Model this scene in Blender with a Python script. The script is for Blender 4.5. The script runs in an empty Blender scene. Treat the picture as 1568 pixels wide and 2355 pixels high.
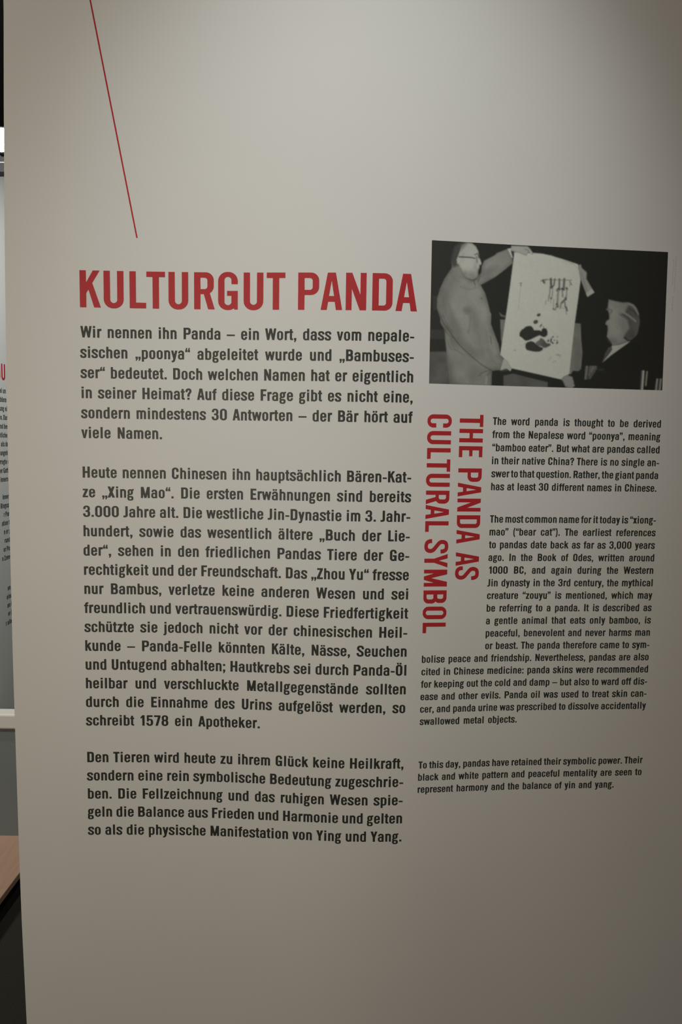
import bpy, math
import numpy as np
from mathutils import Matrix, Vector
from mathutils.geometry import tessellate_polygon

# ------------------------------------------------------------------ camera
EYE = 1.55                       # camera height above the floor
PITCH, ROLL, FPX = 0.09296, 0.01470, 1700.0
scn = bpy.context.scene
cam = bpy.data.cameras.new('camera')
cam.sensor_fit = 'VERTICAL'; cam.sensor_height = 36.0; cam.sensor_width = 24.0
cam.lens = FPX / 2355.0 * 36.0
cam.clip_start = 0.02
cob = bpy.data.objects.new('camera', cam); scn.collection.objects.link(cob)
_c, _s, _cp, _sp = math.cos(ROLL), math.sin(ROLL), math.cos(PITCH), math.sin(PITCH)
_r = Vector((_c, _s*_sp, _s*_cp)); _u = Vector((-_s, _c*_sp, _c*_cp)); _f = Vector((0, _cp, -_sp))
m = Matrix.Identity(4)
for i in range(3):
    m[i][0], m[i][1], m[i][2] = _r[i], _u[i], -_f[i]
m[2][3] = EYE
cob.matrix_world = m
scn.camera = cob

# ------------------------------------------------------------------ world, light, exposure
w = bpy.data.worlds.new('world'); scn.world = w; w.use_nodes = True
bg = w.node_tree.nodes['Background']
bg.inputs[0].default_value = (1.0, 0.90, 0.80, 1); bg.inputs[1].default_value = 0.012
scn.view_settings.view_transform = 'Standard'; scn.view_settings.look = 'None'
scn.view_settings.gamma = 1.0; scn.view_settings.use_curve_mapping = False
scn.view_settings.exposure = 0.0

def spot(name, loc, aim, power, size, blend, radius, color):
    l = bpy.data.lights.new(name, 'SPOT'); l.energy = power; l.spot_size = math.radians(size)
    l.spot_blend = blend; l.shadow_soft_size = radius; l.color = color
    o = bpy.data.objects.new(name, l); scn.collection.objects.link(o)
    o.location = loc
    o.rotation_euler = (Vector(aim)-Vector(loc)).to_track_quat('-Z', 'Y').to_euler()
    return o
spot('panel_spotlight', (0.15, 0.0, EYE+1.52), (0.02, 1.24, EYE+0.31), 48, 42, 1.0, 0.05, (0.95, 1.015, 1.04))
fl = bpy.data.lights.new('warm_fill', 'POINT'); fl.energy = 47; fl.shadow_soft_size = 0.12; fl.color = (1.0, 0.90, 0.765)  # added warm fill at eye height left of the camera, no real fixture
flo = bpy.data.objects.new('warm_fill', fl); COL0 = scn.collection; COL0.objects.link(flo); flo.location = (-0.60, -0.42, EYE+0.02)
f2 = bpy.data.lights.new('left_area_fill', 'POINT'); f2.energy = 105; f2.shadow_soft_size = 0.15; f2.color = (1.0, 0.95, 0.86)  # unseen fill added to brighten the platform and partition at the left
f2o = bpy.data.objects.new('left_area_fill', f2); COL0.objects.link(f2o); f2o.location = (-1.75, 1.30, EYE+1.25)
spot('second_panel_spotlight', (-0.20, 2.20, EYE+1.0), (-1.262, 2.90, EYE-0.05), 66, 95, 0.8, 0.05, (1.0, 1.0, 0.95))

# ------------------------------------------------------------------ materials
def srgb(v):
    return tuple((c/255/12.92 if c/255 <= .04045 else ((c/255+.055)/1.055)**2.4) for c in v)
def mat(name, col, rough=0.6, noise=0.0, scale=40.0, spec=0.3, metal=0.0, bump=0.0, emit=None):
    mt = bpy.data.materials.new(name); mt.use_nodes = True
    nt = mt.node_tree; b = nt.nodes['Principled BSDF']
    b.inputs['Base Color'].default_value = (*col, 1); b.inputs['Roughness'].default_value = rough
    b.inputs['Specular IOR Level'].default_value = spec; b.inputs['Metallic'].default_value = metal
    tc = nt.nodes.new('ShaderNodeTexCoord'); nz = nt.nodes.new('ShaderNodeTexNoise')
    nz.inputs['Scale'].default_value = scale; nz.inputs['Detail'].default_value = 4
    nt.links.new(tc.outputs['Object'], nz.inputs['Vector'])
    if noise > 0:
        mx = nt.nodes.new('ShaderNodeMix'); mx.data_type = 'RGBA'
        mx.inputs['A'].default_value = (*[c*(1-noise) for c in col], 1)
        mx.inputs['B'].default_value = (*[min(1, c*(1+noise)) for c in col], 1)
        nt.links.new(nz.outputs['Fac'], mx.inputs['Factor']); nt.links.new(mx.outputs['Result'], b.inputs['Base Color'])
    if bump > 0:
        bp = nt.nodes.new('ShaderNodeBump'); bp.inputs['Strength'].default_value = bump; bp.inputs['Distance'].default_value = .002
        nt.links.new(nz.outputs['Fac'], bp.inputs['Height']); nt.links.new(bp.outputs['Normal'], b.inputs['Normal'])
    if emit:
        b.inputs['Emission Color'].default_value = (*emit[0], 1); b.inputs['Emission Strength'].default_value = emit[1]
    return mt
M_BOARD = mat('matte_white_board', (.70, .69, .655), .62, .025, 6.0, .25)
M_RED = mat('red_print', (.455, .023, .028), .5, .06, 300.0, .3)
M_INK = mat('dark_grey_print', (.032, .034, .028), .5, .05, 300.0, .3)
M_FAINT = mat('faint_grey_print', (.60, .57, .56), .6, .04, 300.0, .2)
M_GREY = mat('pale_grey_board', (.55, .565, .545), .6, .03, 5.0, .25)
M_BLUE = mat('blue_grey_paint', (.20, .23, .23), .5, .06, 6.0, .3)
M_WHITE = mat('white_paint', (.72, .71, .66), .45, .02, 8.0, .3)
M_FLOOR = mat('dark_carpet', (.035, .034, .028), .95, .35, 220.0, .1, bump=.6)
M_DARK = mat('black_paint', (.02, .02, .02), .7, .1, 20.0, .2)
M_WALL = mat('dark_wall_paint', (.07, .06, .06), .8, .1, 4.0, .2)
M_STEEL = mat('dark_anodised_metal', (.034, .035, .041), .6, .08, 60.0, .3)
M_GLINT = mat('rail_highlight_metal', (.30, .30, .32), .45, .05, 80.0, .5)  # lighter tone for the highlight line on the rail
M_LENS = mat('lit_lamp_lens', (1, .98, .95), .3, emit=((1.0, .95, .92), 60.0))
def wood_mat():
    mt = bpy.data.materials.new('light_wood'); mt.use_nodes = True; nt = mt.node_tree; b = nt.nodes['Principled BSDF']
    tc = nt.nodes.new('ShaderNodeTexCoord'); mp = nt.nodes.new('ShaderNodeMapping'); mp.inputs['Scale'].default_value = (30, 2, 30)
    nz = nt.nodes.new('ShaderNodeTexNoise'); nz.inputs['Scale'].default_value = 3; nz.inputs['Detail'].default_value = 6
    cr = nt.nodes.new('ShaderNodeValToRGB')
    cr.color_ramp.elements[0].color = (.36, .22, .15, 1); cr.color_ramp.elements[1].color = (.50, .33, .235, 1)
    nt.links.new(tc.outputs['Object'], mp.inputs[0]); nt.links.new(mp.outputs[0], nz.inputs[0])
    nt.links.new(nz.outputs['Fac'], cr.inputs[0]); nt.links.new(cr.outputs[0], b.inputs['Base Color'])
    b.inputs['Roughness'].default_value = .5
    return mt
M_WOOD = wood_mat()

# ------------------------------------------------------------------ helpers
COL = scn.collection
def link(name, me, parent=None, label=None, cat=None, kind=None, group=None):
    o = bpy.data.objects.new(name, me); COL.objects.link(o)
    if parent is not None: o.parent = parent
    if label: o['label'] = label
    if cat: o['category'] = cat
    if kind: o['kind'] = kind
    if group: o['group'] = group
    return o
def mesh(name, verts, faces, material, smooth=False):
    me = bpy.data.meshes.new(name); me.from_pydata([tuple(map(float, v)) for v in verts], [], faces)
    me.materials.append(material)
    if smooth:
        me.polygons.foreach_set('use_smooth', [True]*len(me.polygons))
    me.update(); return me
def box_mesh(name, lo, hi, material, bevel=0.0):
    import bmesh
    bm = bmesh.new(); bmesh.ops.create_cube(bm, size=1)
    for v in bm.verts:
        v.co = Vector(((lo[i]+hi[i])/2 + v.co[i]*(hi[i]-lo[i])) for i in range(3))
    if bevel: bmesh.ops.bevel(bm, geom=bm.edges[:], offset=bevel, segments=2, affect='EDGES', profile=.5)
    me = bpy.data.meshes.new(name); bm.to_mesh(me); bm.free(); me.materials.append(material); return me

# ------------------------------------------------------------------ setting
def structure(name, me): return link(name, me, kind='structure')
structure('floor', box_mesh('floor', (-4, -3, -.1), (3, 5, 0), M_FLOOR))
structure('wall_back', box_mesh('wall_back', (-4, 4.4, 0), (3, 4.5, 3.3), M_WALL))
structure('wall_left', box_mesh('wall_left', (-4.1, -3, 0), (-4, 4.5, 3.3), M_WALL))
structure('ceiling', box_mesh('ceiling', (-4.1, -3, 3.3), (3, 4.5, 3.4), M_DARK))

# ------------------------------------------------------------------ the gently waved board surface
PC = [-0.02584, -0.02272, -0.01936, -0.0153, -0.01183, -0.01352, -0.02189, -0.02805, -0.02015, -0.00478,
      0.00365, 0.01111, 0.02223, 0.03471, 0.04792, 0.06137]
PX0, PX1, PD = -0.65, 0.85, 1.25
def depth(x):
    n = len(PC); uu = (np.asarray(x, float)-PX0)/(PX1-PX0)*(n-3); uu = np.clip(uu, 0, n-3-1e-9)
    i = np.floor(uu).astype(int); t = uu-i; c = np.asarray(PC)
    return PD + ((1-t)**3*c[i]+(3*t**3-6*t*t+4)*c[i+1]+(-3*t**3+3*t*t+3*t+1)*c[i+2]+t**3*c[i+3])/6
LIFT = .0003
def on_board(x, z, lift=LIFT):
    x = np.asarray(x, float); z = np.asarray(z, float)
    return np.stack([x, depth(x)-lift, z+EYE], 1)

# ------------------------------------------------------------------ a condensed bold letter set, drawn as outlines
# cap height 1; every glyph is an implicit shape on a grid, traced and triangulated
def box(x0, y0, x1, y1):
    return lambda X, Y: np.maximum(np.maximum(x0-X, X-x1), np.maximum(y0-Y, Y-y1))
def rbox(x0, y0, x1, y1, r):
    cx, cy, hx, hy = (x0+x1)/2, (y0+y1)/2, (x1-x0)/2, (y1-y0)/2
    r = min(r, hx, hy)
    def f(X, Y):
        qx = np.abs(X-cx)-hx+r; qy = np.abs(Y-cy)-hy+r
        return np.hypot(np.maximum(qx, 0), np.maximum(qy, 0))+np.minimum(np.maximum(qx, qy), 0)-r
    return f
def poly_sdf(P, X, Y):
    P = np.asarray(P, float); d = np.full(X.shape, 1e9); s = np.zeros(X.shape, bool)
    for i in range(len(P)):
        ax, ay = P[i-1]; bx, by = P[i]
        ex, ey = bx-ax, by-ay; wx, wy = X-ax, Y-ay
        t = np.clip((wx*ex+wy*ey)/(ex*ex+ey*ey+1e-12), 0, 1)
        d = np.minimum(d, (wx-ex*t)**2+(wy-ey*t)**2)
        if ay != by:
            s ^= ((ay > Y) != (by > Y)) & (X < ex*(Y-ay)/(by-ay)+ax)
    d = np.sqrt(d); return np.where(s, -d, d)
def poly(*P): return lambda X, Y: poly_sdf(P, X, Y)
def catmull(P, n=8):
    P = [np.array(p, float) for p in P]; Q = [2*P[0]-P[1]]+P+[2*P[-1]-P[-2]]; out = []
    for i in range(1, len(Q)-2):
        for k in range(n):
            t = k/n
            out.append(.5*((2*Q[i])+(-Q[i-1]+Q[i+1])*t+(2*Q[i-1]-5*Q[i]+4*Q[i+1]-Q[i+2])*t*t+(-Q[i-1]+3*Q[i]-3*Q[i+1]+Q[i+2])*t**3))
    out.append(P[-1]); return np.array(out)
def stroke(P, hw0, hw1=None):
    """a brush stroke along a smooth spine with square ends; half width hw0 in verticals, hw1 in horizontals"""
    C = catmull(P); hw1 = hw1 or hw0
    T = np.gradient(C, axis=0); T /= np.linalg.norm(T, axis=1)[:, None]
    h = hw0*np.abs(T[:, 1])**1.0+hw1*(1-np.abs(T[:, 1]))
    N = np.stack([-T[:, 1], T[:, 0]], 1)
    A = C+N*h[:, None]; B = C-N*h[:, None]
    pts = np.concatenate([A, B[::-1]])
    return lambda X, Y: poly_sdf(pts, X, Y)
def U_(*fs):
    def f(X, Y):
        v = fs[0](X, Y)
        for g in fs[1:]: v = np.minimum(v, g(X, Y))
        return v
    return f
def I_(*fs):
    def f(X, Y):
        v = fs[0](X, Y)
        for g in fs[1:]: v = np.maximum(v, g(X, Y))
        return v
    return f
def D_(a, *bs):
    def f(X, Y):
        v = a(X, Y)
        for g in bs: v = np.maximum(v, -g(X, Y))
        return v
    return f
def shift(a, dx, dy=0): return lambda X, Y: a(X-dx, Y-dy)
def rot180(a, w, h): return lambda X, Y: a(w-X, h-Y)
def mirror(a, w): return lambda X, Y: a(w-X, Y)

GL = {}      # char -> (shape, ink width, left bearing, right bearing)
S, H = .172, .146
BS, BR, BD = .078, .070, .012          # bearings: straight, round, diagonal
def ring(x0, y0, x1, y1, sv, sh, r=.25):
    return D_(rbox(x0, y0, x1, y1, r), rbox(x0+sv, y0+sh, x1-sv, y1-sh, max(.03, r-sv+.01)))
_P = lambda W, yb, yt: D_(U_(I_(rbox(-1, yb, W, yt, .215), box(0, -1, 2, 2))), I_(rbox(-1, yb+H-.01, W-S, yt-H, .075), box(S, -1, 2, 2)))
GL['A'] = (D_(poly((0, 0), (.183, 1), (.397, 1), (.575, 0)), poly((.222, .375), (.29, .79), (.355, .375)), poly((.149, -.11), (.20, .22), (.375, .22), (.423, -.11))), .575, BD, BD)
GL['B'] = (U_(_P(.53, .46, 1), _P(.55, 0, .575), box(0, 0, S, 1)), .55, BS, .06)
_O = ring(0, -.015, .53, 1.015, S, .135, .25)
GL['C'] = (D_(_O, box(.27, .36, .8, .65)), .53, BR, .06)
GL['D'] = (_P(.54, 0, 1), .54, BS, BR)
GL['E'] = (U_(box(0, 0, S, 1), box(0, 0, .46, H), box(0, 1-H, .455, 1), box(0, .435, .42, .575)), .46, BS, .035)
GL['F'] = (U_(box(0, 0, S, 1), box(0, 1-H, .45, 1), box(0, .42, .41, .56)), .45, BS, .01)
GL['G'] = (U_(D_(_O, box(.27, .505, .8, .685)), box(.24, .37, .53, .505), box(.53-S, .1, .53, .505), box(.43, 0, .53, .2)), .53, BR, BS)
GL['H'] = (U_(box(0, 0, S, 1), box(.56-S, 0, .56, 1), box(0, .43, .56, .575)), .56, BS, BS)
GL['I'] = (box(0, 0, S, 1), S, BS, BS)
GL['J'] = (I_(D_(rbox(-.4, -.012, .34, 2, .2), rbox(-.4, .135, .34-S, 3, .06)), box(0, -1, 1, 1)), .34, .02, BS)
GL['K'] = (U_(box(0, 0, S, 1), poly((.353, 1), (.535, 1), (S-.03, .33), (S-.03, .62)), poly((.335, .66), (.555, 0), (.378, 0), (.19, .62))), .555, BS, 0)
GL['L'] = (U_(box(0, 0, S, 1), box(0, 0, .44, .155)), .44, BS, .0)
GL['M'] = (U_(box(0, 0, .158, 1), box(.55, 0, .708, 1), poly((0, 1), (.2, 1), (.425, 0), (.28, 0)), poly((.708, 1), (.508, 1), (.283, 0), (.428, 0))), .708, BS, BS)
GL['N'] = (U_(box(0, 0, .158, 1), box(.387, 0, .545, 1), poly((0, 1), (.165, 1), (.545, 0), (.375, 0))), .545, BS, BS)
GL['O'] = (_O, .53, BR, BR)
GL['Ö'] = (U_(_O, box(.085, 1.07, .225, 1.20), box(.305, 1.07, .445, 1.20)), .53, BR, BR)
GL['P'] = (U_(_P(.56, .40, 1), box(0, 0, S, 1)), .56, BS, .03)
GL['R'] = (U_(_P(.53, .41, 1), box(0, 0, S, 1), poly((.25, .45), (.42, .45), (.555, 0), (.378, 0))), .555, BS, .02)
_S = lambda w, h, hw, hh: stroke([(.905*w, .685*h), (.885*w, .80*h), (.76*w, .91*h), (.5*w, .94*h), (.25*w, .90*h), (.155*w, .77*h), (.22*w, .64*h), (.5*w, .505*h), (.79*w, .37*h), (.865*w, .23*h), (.76*w, .10*h), (.5*w, .06*h), (.23*w, .10*h), (.11*w, .205*h), (.095*w, .315*h)], hw, hh)

GL['S'] = (_S(.53, 1, .083, .074), .53, .04, .04)
GL['T'] = (U_(box(0, .853, .50, 1), box(.25-S/2, 0, .25+S/2, 1)), .50, .01, .01)
_Ush = lambda w, h, s, b: I_(D_(rbox(0, -.015, w, 3, .25), rbox(s, b, w-s, 4, .10)), box(-1, -1, 2, h))
GL['U'] = (_Ush(.53, 1, S, .13), .53, BS, BS)
GL['V'] = (poly((0, 1), (.175, 1), (.275, .28), (.375, 1), (.55, 1), (.37, 0), (.18, 0)), .55, BD, BD)
GL['W'] = (U_(poly((0, 1), (.165, 1), (.31, 0), (.155, 0)), poly((.165, 0), (.305, 0), (.515, 1), (.36, 1)), poly((.365, 1), (.52, 1), (.715, 0), (.57, 0)), poly((.57, 0), (.725, 0), (.88, 1), (.715, 1))), .88, BD, BD)
GL['X'] = (U_(poly((0, 1), (.19, 1), (.56, 0), (.37, 0)), poly((.365, 1), (.55, 1), (.19, 0), (0, 0))), .56, BD, BD)
GL['Y'] = (poly((0, 1), (.185, 1), (.28, .62), (.375, 1), (.56, 1), (.365, .42), (.365, 0), (.195, 0), (.195, .42)), .56, BD, BD)
GL['Z'] = (poly((.02, 1), (.46, 1), (.46, .87), (.195, .145), (.47, .145), (.47, 0), (0, 0), (0, .13), (.265, .855), (.02, .855)), .47, .03, .03)
# small letters
XH, s, h = .760, .158, .120
ls, lr = .076, .058
_o = ring(0, -.013, .488, XH+.013, s, h-.008, .235)
_arch = lambda w: I_(D_(rbox(s-.15, -1, w, XH+.013, .21), rbox(s, -2, w-s, XH-h, .085)), box(s*.6, 0, 2, 2))
_n = U_(box(0, 0, s, XH), _arch(.482))
GL['a'] = (U_(I_(D_(rbox(.015, -1, .49, XH+.013, .21), rbox(.015+s-.015, -2, .49-s, XH-h+.01, .085)), U_(box(-1, .54, .25, 2), box(.24, .25, 1, 2))), D_(rbox(0, -.013, .47, .475, .19), rbox(s-.01, .095, .49-s, .37, .075)), box(.49-s, 0, .49, .5)), .49, .045, .072)
GL['b'] = (U_(box(0, 0, s, 1), ring(0, -.013, .492, XH+.013, s, h-.008, .22)), .492, ls, lr)
GL['c'] = (D_(_o, box(.26, .285, .8, .50)), .485, lr, .04)
GL['d'] = (U_(box(.492-s, 0, .492, 1), ring(0, -.013, .492, XH+.013, s, h-.008, .22)), .492, lr, ls)
GL['e'] = (U_(D_(_o, box(.27, .245, .8, .345)), box(.08, .345, .41, .452)), .488, lr, .052)
GL['f'] = (U_(I_(D_(rbox(.085, -1, .9, 1.0, .17), rbox(.085+s, -2, 2, .875, .06)), box(-1, 0, .345, 2)), box(0, XH-.118, .335, XH)), .34, .012, .0)
GL['g'] = (U_(D_(rbox(.025, .255, .45, XH+.013, .20), rbox(.178, .362, .297, XH-.10, .055)), poly((.34, XH+.005), (.53, XH+.045), (.53, XH-.07), (.36, XH-.13)), D_(rbox(0, -.255, .49, .15, .17), rbox(.145, -.155, .345, .032, .055)), stroke([(.15, .33), (.075, .24), (.065, .16), (.13, .07)], .06)), .53, .045, .02)
GL['h'] = (U_(box(0, 0, s, 1), _arch(.482)), .482, ls, .066)
GL['i'] = (U_(box(0, 0, s, XH), box(0, .86, s, 1.01)), s, .095, .095)
GL['j'] = (U_(I_(D_(rbox(-.4, -.25, .09+s, 2, .17), rbox(-.4, -.13, .09, 3, .05)), box(0, -1, 1, XH)), box(.09, .86, .09+s, 1.01)), .09+s, -.01, ls)
GL['k'] = (U_(box(0, 0, s, 1), poly((.315, XH), (.505, XH), (s-.03, .26), (s-.03, .49)), poly((.31, .52), (.53, 0), (.345, 0), (.20, .34))), .53, ls, .0)
GL['l'] = (box(0, 0, s, 1), s, .095, .095)
GL['m'] = (U_(box(0, 0, s, XH), _arch(.468), shift(_arch(.468), .468-s)), .778, ls, .066)
GL['n'] = (_n, .482, ls, .066)
GL['o'] = (_o, .488, lr, lr)
GL['p'] = (U_(box(0, -.25, s, XH), ring(0, -.013, .492, XH+.013, s, h-.008, .22)), .492, ls, lr)
GL['q'] = (U_(box(.492-s, -.25, .492, XH), ring(0, -.013, .492, XH+.013, s, h-.008, .22)), .492, lr, ls)
GL['r'] = (U_(box(0, 0, s, XH), I_(D_(rbox(s-.15, -1, .75, XH+.013, .21), rbox(s, -2, .75, XH-.155, .10)), box(s*.6, 0, .335, 2))), .335, ls, .0)
GL['s'] = (_S(.475, XH, .076, .066), .475, .042, .04)
GL['t'] = (U_(I_(D_(rbox(.075, 0, .9, 2, .14), rbox(.075+s, .118, 2, 3, .05)), box(-1, -1, .32, .94)), box(0, XH-.118, .32, XH)), .32, .005, .02)
GL['u'] = (rot180(_n, .482, XH), .482, .066, ls)
GL['v'] = (poly((0, XH), (.168, XH), (.255, .22), (.342, XH), (.51, XH), (.335, 0), (.175, 0)), .51, .008, .008)
GL['w'] = (U_(poly((0, XH), (.158, XH), (.285, 0), (.145, 0)), poly((.15, 0), (.28, 0), (.465, XH), (.325, XH)), poly((.325, XH), (.465, XH), (.64, 0), (.51, 0)), poly((.505, 0), (.645, 0), (.79, XH), (.632, XH))), .79, .008, .008)
GL['x'] = (U_(poly((0, XH), (.185, XH), (.51, 0), (.325, 0)), poly((.325, XH), (.505, XH), (.18, 0), (0, 0))), .51, .008, .008)
GL['y'] = (U_(poly((0, XH), (.168, XH), (.335, .05), (.20, -.02)), poly((.342, XH), (.51, XH), (.32, -.09), (.27, -.2), (.19, -.255), (.045, -.255), (.045, -.14), (.13, -.14), (.17, -.08), (.18, .02))), .51, .008, .008)
GL['z'] = (poly((.02, XH), (.43, XH), (.43, XH-.11), (.19, .122), (.44, .122), (.44, 0), (0, 0), (0, .108), (.235, XH-.122), (.02, XH-.122)), .44, .03, .03)
for base, um, x0, x1 in (('a', 'ä', .075, .275), ('o', 'ö', .07, .283), ('u', 'ü', .075, .275)):
    sh_, w_, l_, r_ = GL[base]; GL[um] = (U_(sh_, box(x0, .86, x0+.135, .99), box(x1, .86, x1+.135, .99)), w_, l_, r_)
# numerals and marks
GL['0'] = (ring(0, -.013, .55, 1.013, S, .13, .26), .55, .055, .055)
GL['1'] = (U_(box(.145, 0, .315, 1), poly((0, .70), (0, .82), (.15, 1), (.2, 1), (.2, .79))), .315, .06, .10)
_8 = U_(ring(.02, .46, .53, 1.013, S-.01, .125, .22), ring(0, -.013, .55, .575, S, .125, .24))
GL['3'] = (U_(D_(_8, box(-.1, .29, .26, .715)), box(.2, .448, .4, .572)), .55, .04, .055)
GL['5'] = (U_(D_(ring(0, -.013, .55, .655, S, .125, .25), box(-.1, .27, .24, .56)), box(.05, .855, .51, 1), box(.05, .42, .19, 1)), .55, .05, .05)
GL['7'] = (poly((0, 1), (.52, 1), (.52, .87), (.30, 0), (.12, 0), (.33, .855), (0, .855)), .52, .04, .04)
GL['8'] = (_8, .55, .05, .05)
_cm = poly((0, .165), (.172, .165), (.172, 0), (.085, -.175), (.012, -.175), (.06, 0), (0, 0))
GL['.'] = (box(0, 0, .17, .165), .17, .065, .065)
GL[','] = (_cm, .172, .065, .065)
GL[':'] = (U_(box(0, 0, .17, .165), box(0, .52, .17, .685)), .17, .065, .065)
GL[';'] = (U_(_cm, box(0, .52, .17, .685)), .172, .065, .065)
GL['-'] = (box(0, .30, .32, .42), .32, .05, .03)
GL['–'] = (box(0, .325, .66, .435), .66, .03, .03)
GL['„'] = (U_(_cm, shift(_cm, .24)), .412, .05, .02)
_q9 = poly((0, 1), (.155, 1), (.155, .86), (.085, .66), (.0, .66), (.05, .84), (0, .84))
_q6 = poly((.055, .66), (.055, .80), (.125, 1), (.21, 1), (.16, .82), (.21, .82), (.21, .66))
GL['”'] = (U_(_q9, shift(_q9, .215)), .37, .03, .03)
GL['“'] = (U_(shift(_q6, -.05), shift(_q6, .165)), .375, .03, .03)
GL['?'] = (U_(stroke([(.075, .69), (.10, .85), (.24, .932), (.385, .86), (.395, .70), (.30, .56), (.245, .44), (.235, .28)], .082, .07), box(.15, 0, .32, .165)), .48, .05, .05)
GL['('] = (stroke([(.20, 1.02), (.095, .78), (.07, .42), (.095, .06), (.20, -.18)], .065), .25, .05, .03)
GL[')'] = (mirror(GL['('][0], .25), .25, .03, .05)

GAIN = .013
def trace(shape, x0, x1, y0, y1, st, gain=0.0):
    xs = np.arange(x0-2*st, x1+2.5*st, st)+st*.137; ys = np.arange(y0-2*st, y1+2.5*st, st)+st*.171
    X, Y = np.meshgrid(xs, ys); V = shape(X, Y)-gain; V = np.where(np.abs(V) < 1e-7, 1e-7, V)
    nxt = {}; pos = {}
    def ev(j, i, hor):
        key = (j, i, hor)
        if key not in pos:
            a = V[j, i]; b = V[j, i+1] if hor else V[j+1, i]; t = a/(a-b)
            pos[key] = (xs[i]+(st*t if hor else 0), ys[j]+(0 if hor else st*t))
        return key
    ins = V < 0
    cell = ins[:-1, :-1].astype(int)+ins[:-1, 1:]*2+ins[1:, 1:]*4+ins[1:, :-1]*8
    for j, i in zip(*np.nonzero((cell > 0) & (cell < 15))):
        c = cell[j, i]
        Bo, Ri, To, Le = (j, i, True), (j, i+1, False), (j+1, i, True), (j, i, False)
        # inside kept on the left of the direction of travel
        segs = {1: [(Bo, Le)], 2: [(Ri, Bo)], 3: [(Ri, Le)], 4: [(To, Ri)], 5: [(Bo, Le), (To, Ri)], 6: [(To, Bo)], 7: [(To, Le)],
                8: [(Le, To)], 9: [(Bo, To)], 10: [(Ri, Bo), (Le, To)], 11: [(Ri, To)], 12: [(Le, Ri)], 13: [(Bo, Ri)], 14: [(Le, Bo)]}[c]
        for a, b in segs: nxt[ev(*a)] = ev(*b)
    loops = []
    while nxt:
        k0 = next(iter(nxt)); k = k0; L = []
        while k in nxt:
            L.append(pos[k]); k = nxt.pop(k)
        if len(L) > 3: loops.append(np.array(L))
    return loops
def simplify(L, tol):
    n = len(L)
    def rdp(P):
        if len(P) < 3: return [P[0]]
        a, b = P[0], P[-1]; e = b-a; ln = math.hypot(*e)
        d = np.abs(e[0]*(P[:, 1]-a[1])-e[1]*(P[:, 0]-a[0]))/ln if ln > 1e-9 else np.hypot(*(P-a).T)
        k = int(np.argmax(d))
        if d[k] < tol: return [P[0]]
        return rdp(P[:k+1])+rdp(P[k:])
    k = int(np.argmax(np.hypot(*(L-L[0]).T)))
    return np.array(rdp(L[:k+1])+rdp(np.concatenate([L[k:], L[:1]])))
def area(L): return .5*np.sum(L[:, 0]*np.roll(L[:, 1], -1)-np.roll(L[:, 0], -1)*L[:, 1])
def pin(p, L):
    x, y = p; a = L; b = np.roll(L, -1, axis=0)
    c = (a[:, 1] > y) != (b[:, 1] > y)
    with np.errstate(all='ignore'):
        xx = (b[:, 0]-a[:, 0])*(y-a[:, 1])/(b[:, 1]-a[:, 1])+a[:, 0]
    return bool(np.sum(c & (x < xx)) % 2)
GCACHE = {}
def glyph(ch, fine=False):
    key = (ch, fine)
    if key in GCACHE: return GCACHE[key]
    shape, wd, l, r = GL[ch]; st = .007 if fine else .0115
    loops = [simplify(L, .0022 if fine else .004) for L in trace(shape, -.1, wd+.1, -.32, 1.25, st, 0.0 if fine else GAIN)]
    loops = [L for L in loops if len(L) > 2 and abs(area(L)) > 2e-4]
    outer = [L for L in loops if area(L) > 0]; holes = [L for L in loops if area(L) < 0]
    V = []; F = []
    for o in outer:
        hs = [q for q in holes if pin(q[0], o)]
        rings = [o]+hs; base = len(V)
        tris = tessellate_polygon([[Vector((x, y, 0)) for x, y in L] for L in rings])
        for L in rings: V.extend(map(tuple, L))
        for t in tris:
            a, b, c = (V[base+k] for k in t)
            cr = (b[0]-a[0])*(c[1]-a[1])-(b[1]-a[1])*(c[0]-a[0])
            if abs(cr) > 1e-9: F.append(tuple(base+k for k in (t if cr > 0 else t[::-1])))
    GCACHE[key] = (np.array(V), F, wd, l, r)
    return GCACHE[key]

def natural(text, xs, track):
    """pen positions (in cap heights) without the word spaces; ink starts at 0"""
    out = []; pen = None; nsp = 0; prev_r = 0
    for ch in text:
        if ch == ' ':
            nsp += 1; continue
        _, wd, l, r = GL[ch]
        cap = xs[0] if (ch.isupper() or ch.isdigit()) else xs[1]
        x = 0 if pen is None else pen+l*cap+track
        out.append((ch, x, cap, nsp)); pen = x+wd*cap+r*cap; prev_r = r*cap
    return out, pen-prev_r, nsp
SPACES = []
def line_parts(text, cap, x0, x1, xs, track, fine=False, space=None):
    """glyph meshes in (along, up) metres, justified between x0 and x1"""
    lay, wid, nsp = natural(text, xs, track)
    total = (x1-x0)/cap
    scale = 1.0
    if nsp:
        sp = (total-wid)/nsp; SPACES.append((round(sp, 3), text))
        if sp < .16: scale = (total-.16*nsp)/wid; sp = .16
    else:
        sp = 0; scale = total/wid
        SPACES.append(('x%.3f' % scale, text))
    res = []
    for ch, x, cx, n in lay:
        V, F, *_ = glyph(ch, fine)
        P = np.stack([x0+(x*scale+n*sp+V[:, 0]*cx*scale)*cap, V[:, 1]*cap], 1)
        res.append((ch, P, F))
    return res
def letters_mesh(name, parts, place, material):
    V = []; F = []; b = 0
    for ch, P, f in parts:
        V.append(place(P)); F += [tuple(b+k for k in t) for t in f]; b += len(P)
    return mesh(name, np.concatenate(V), F, material)

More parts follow.
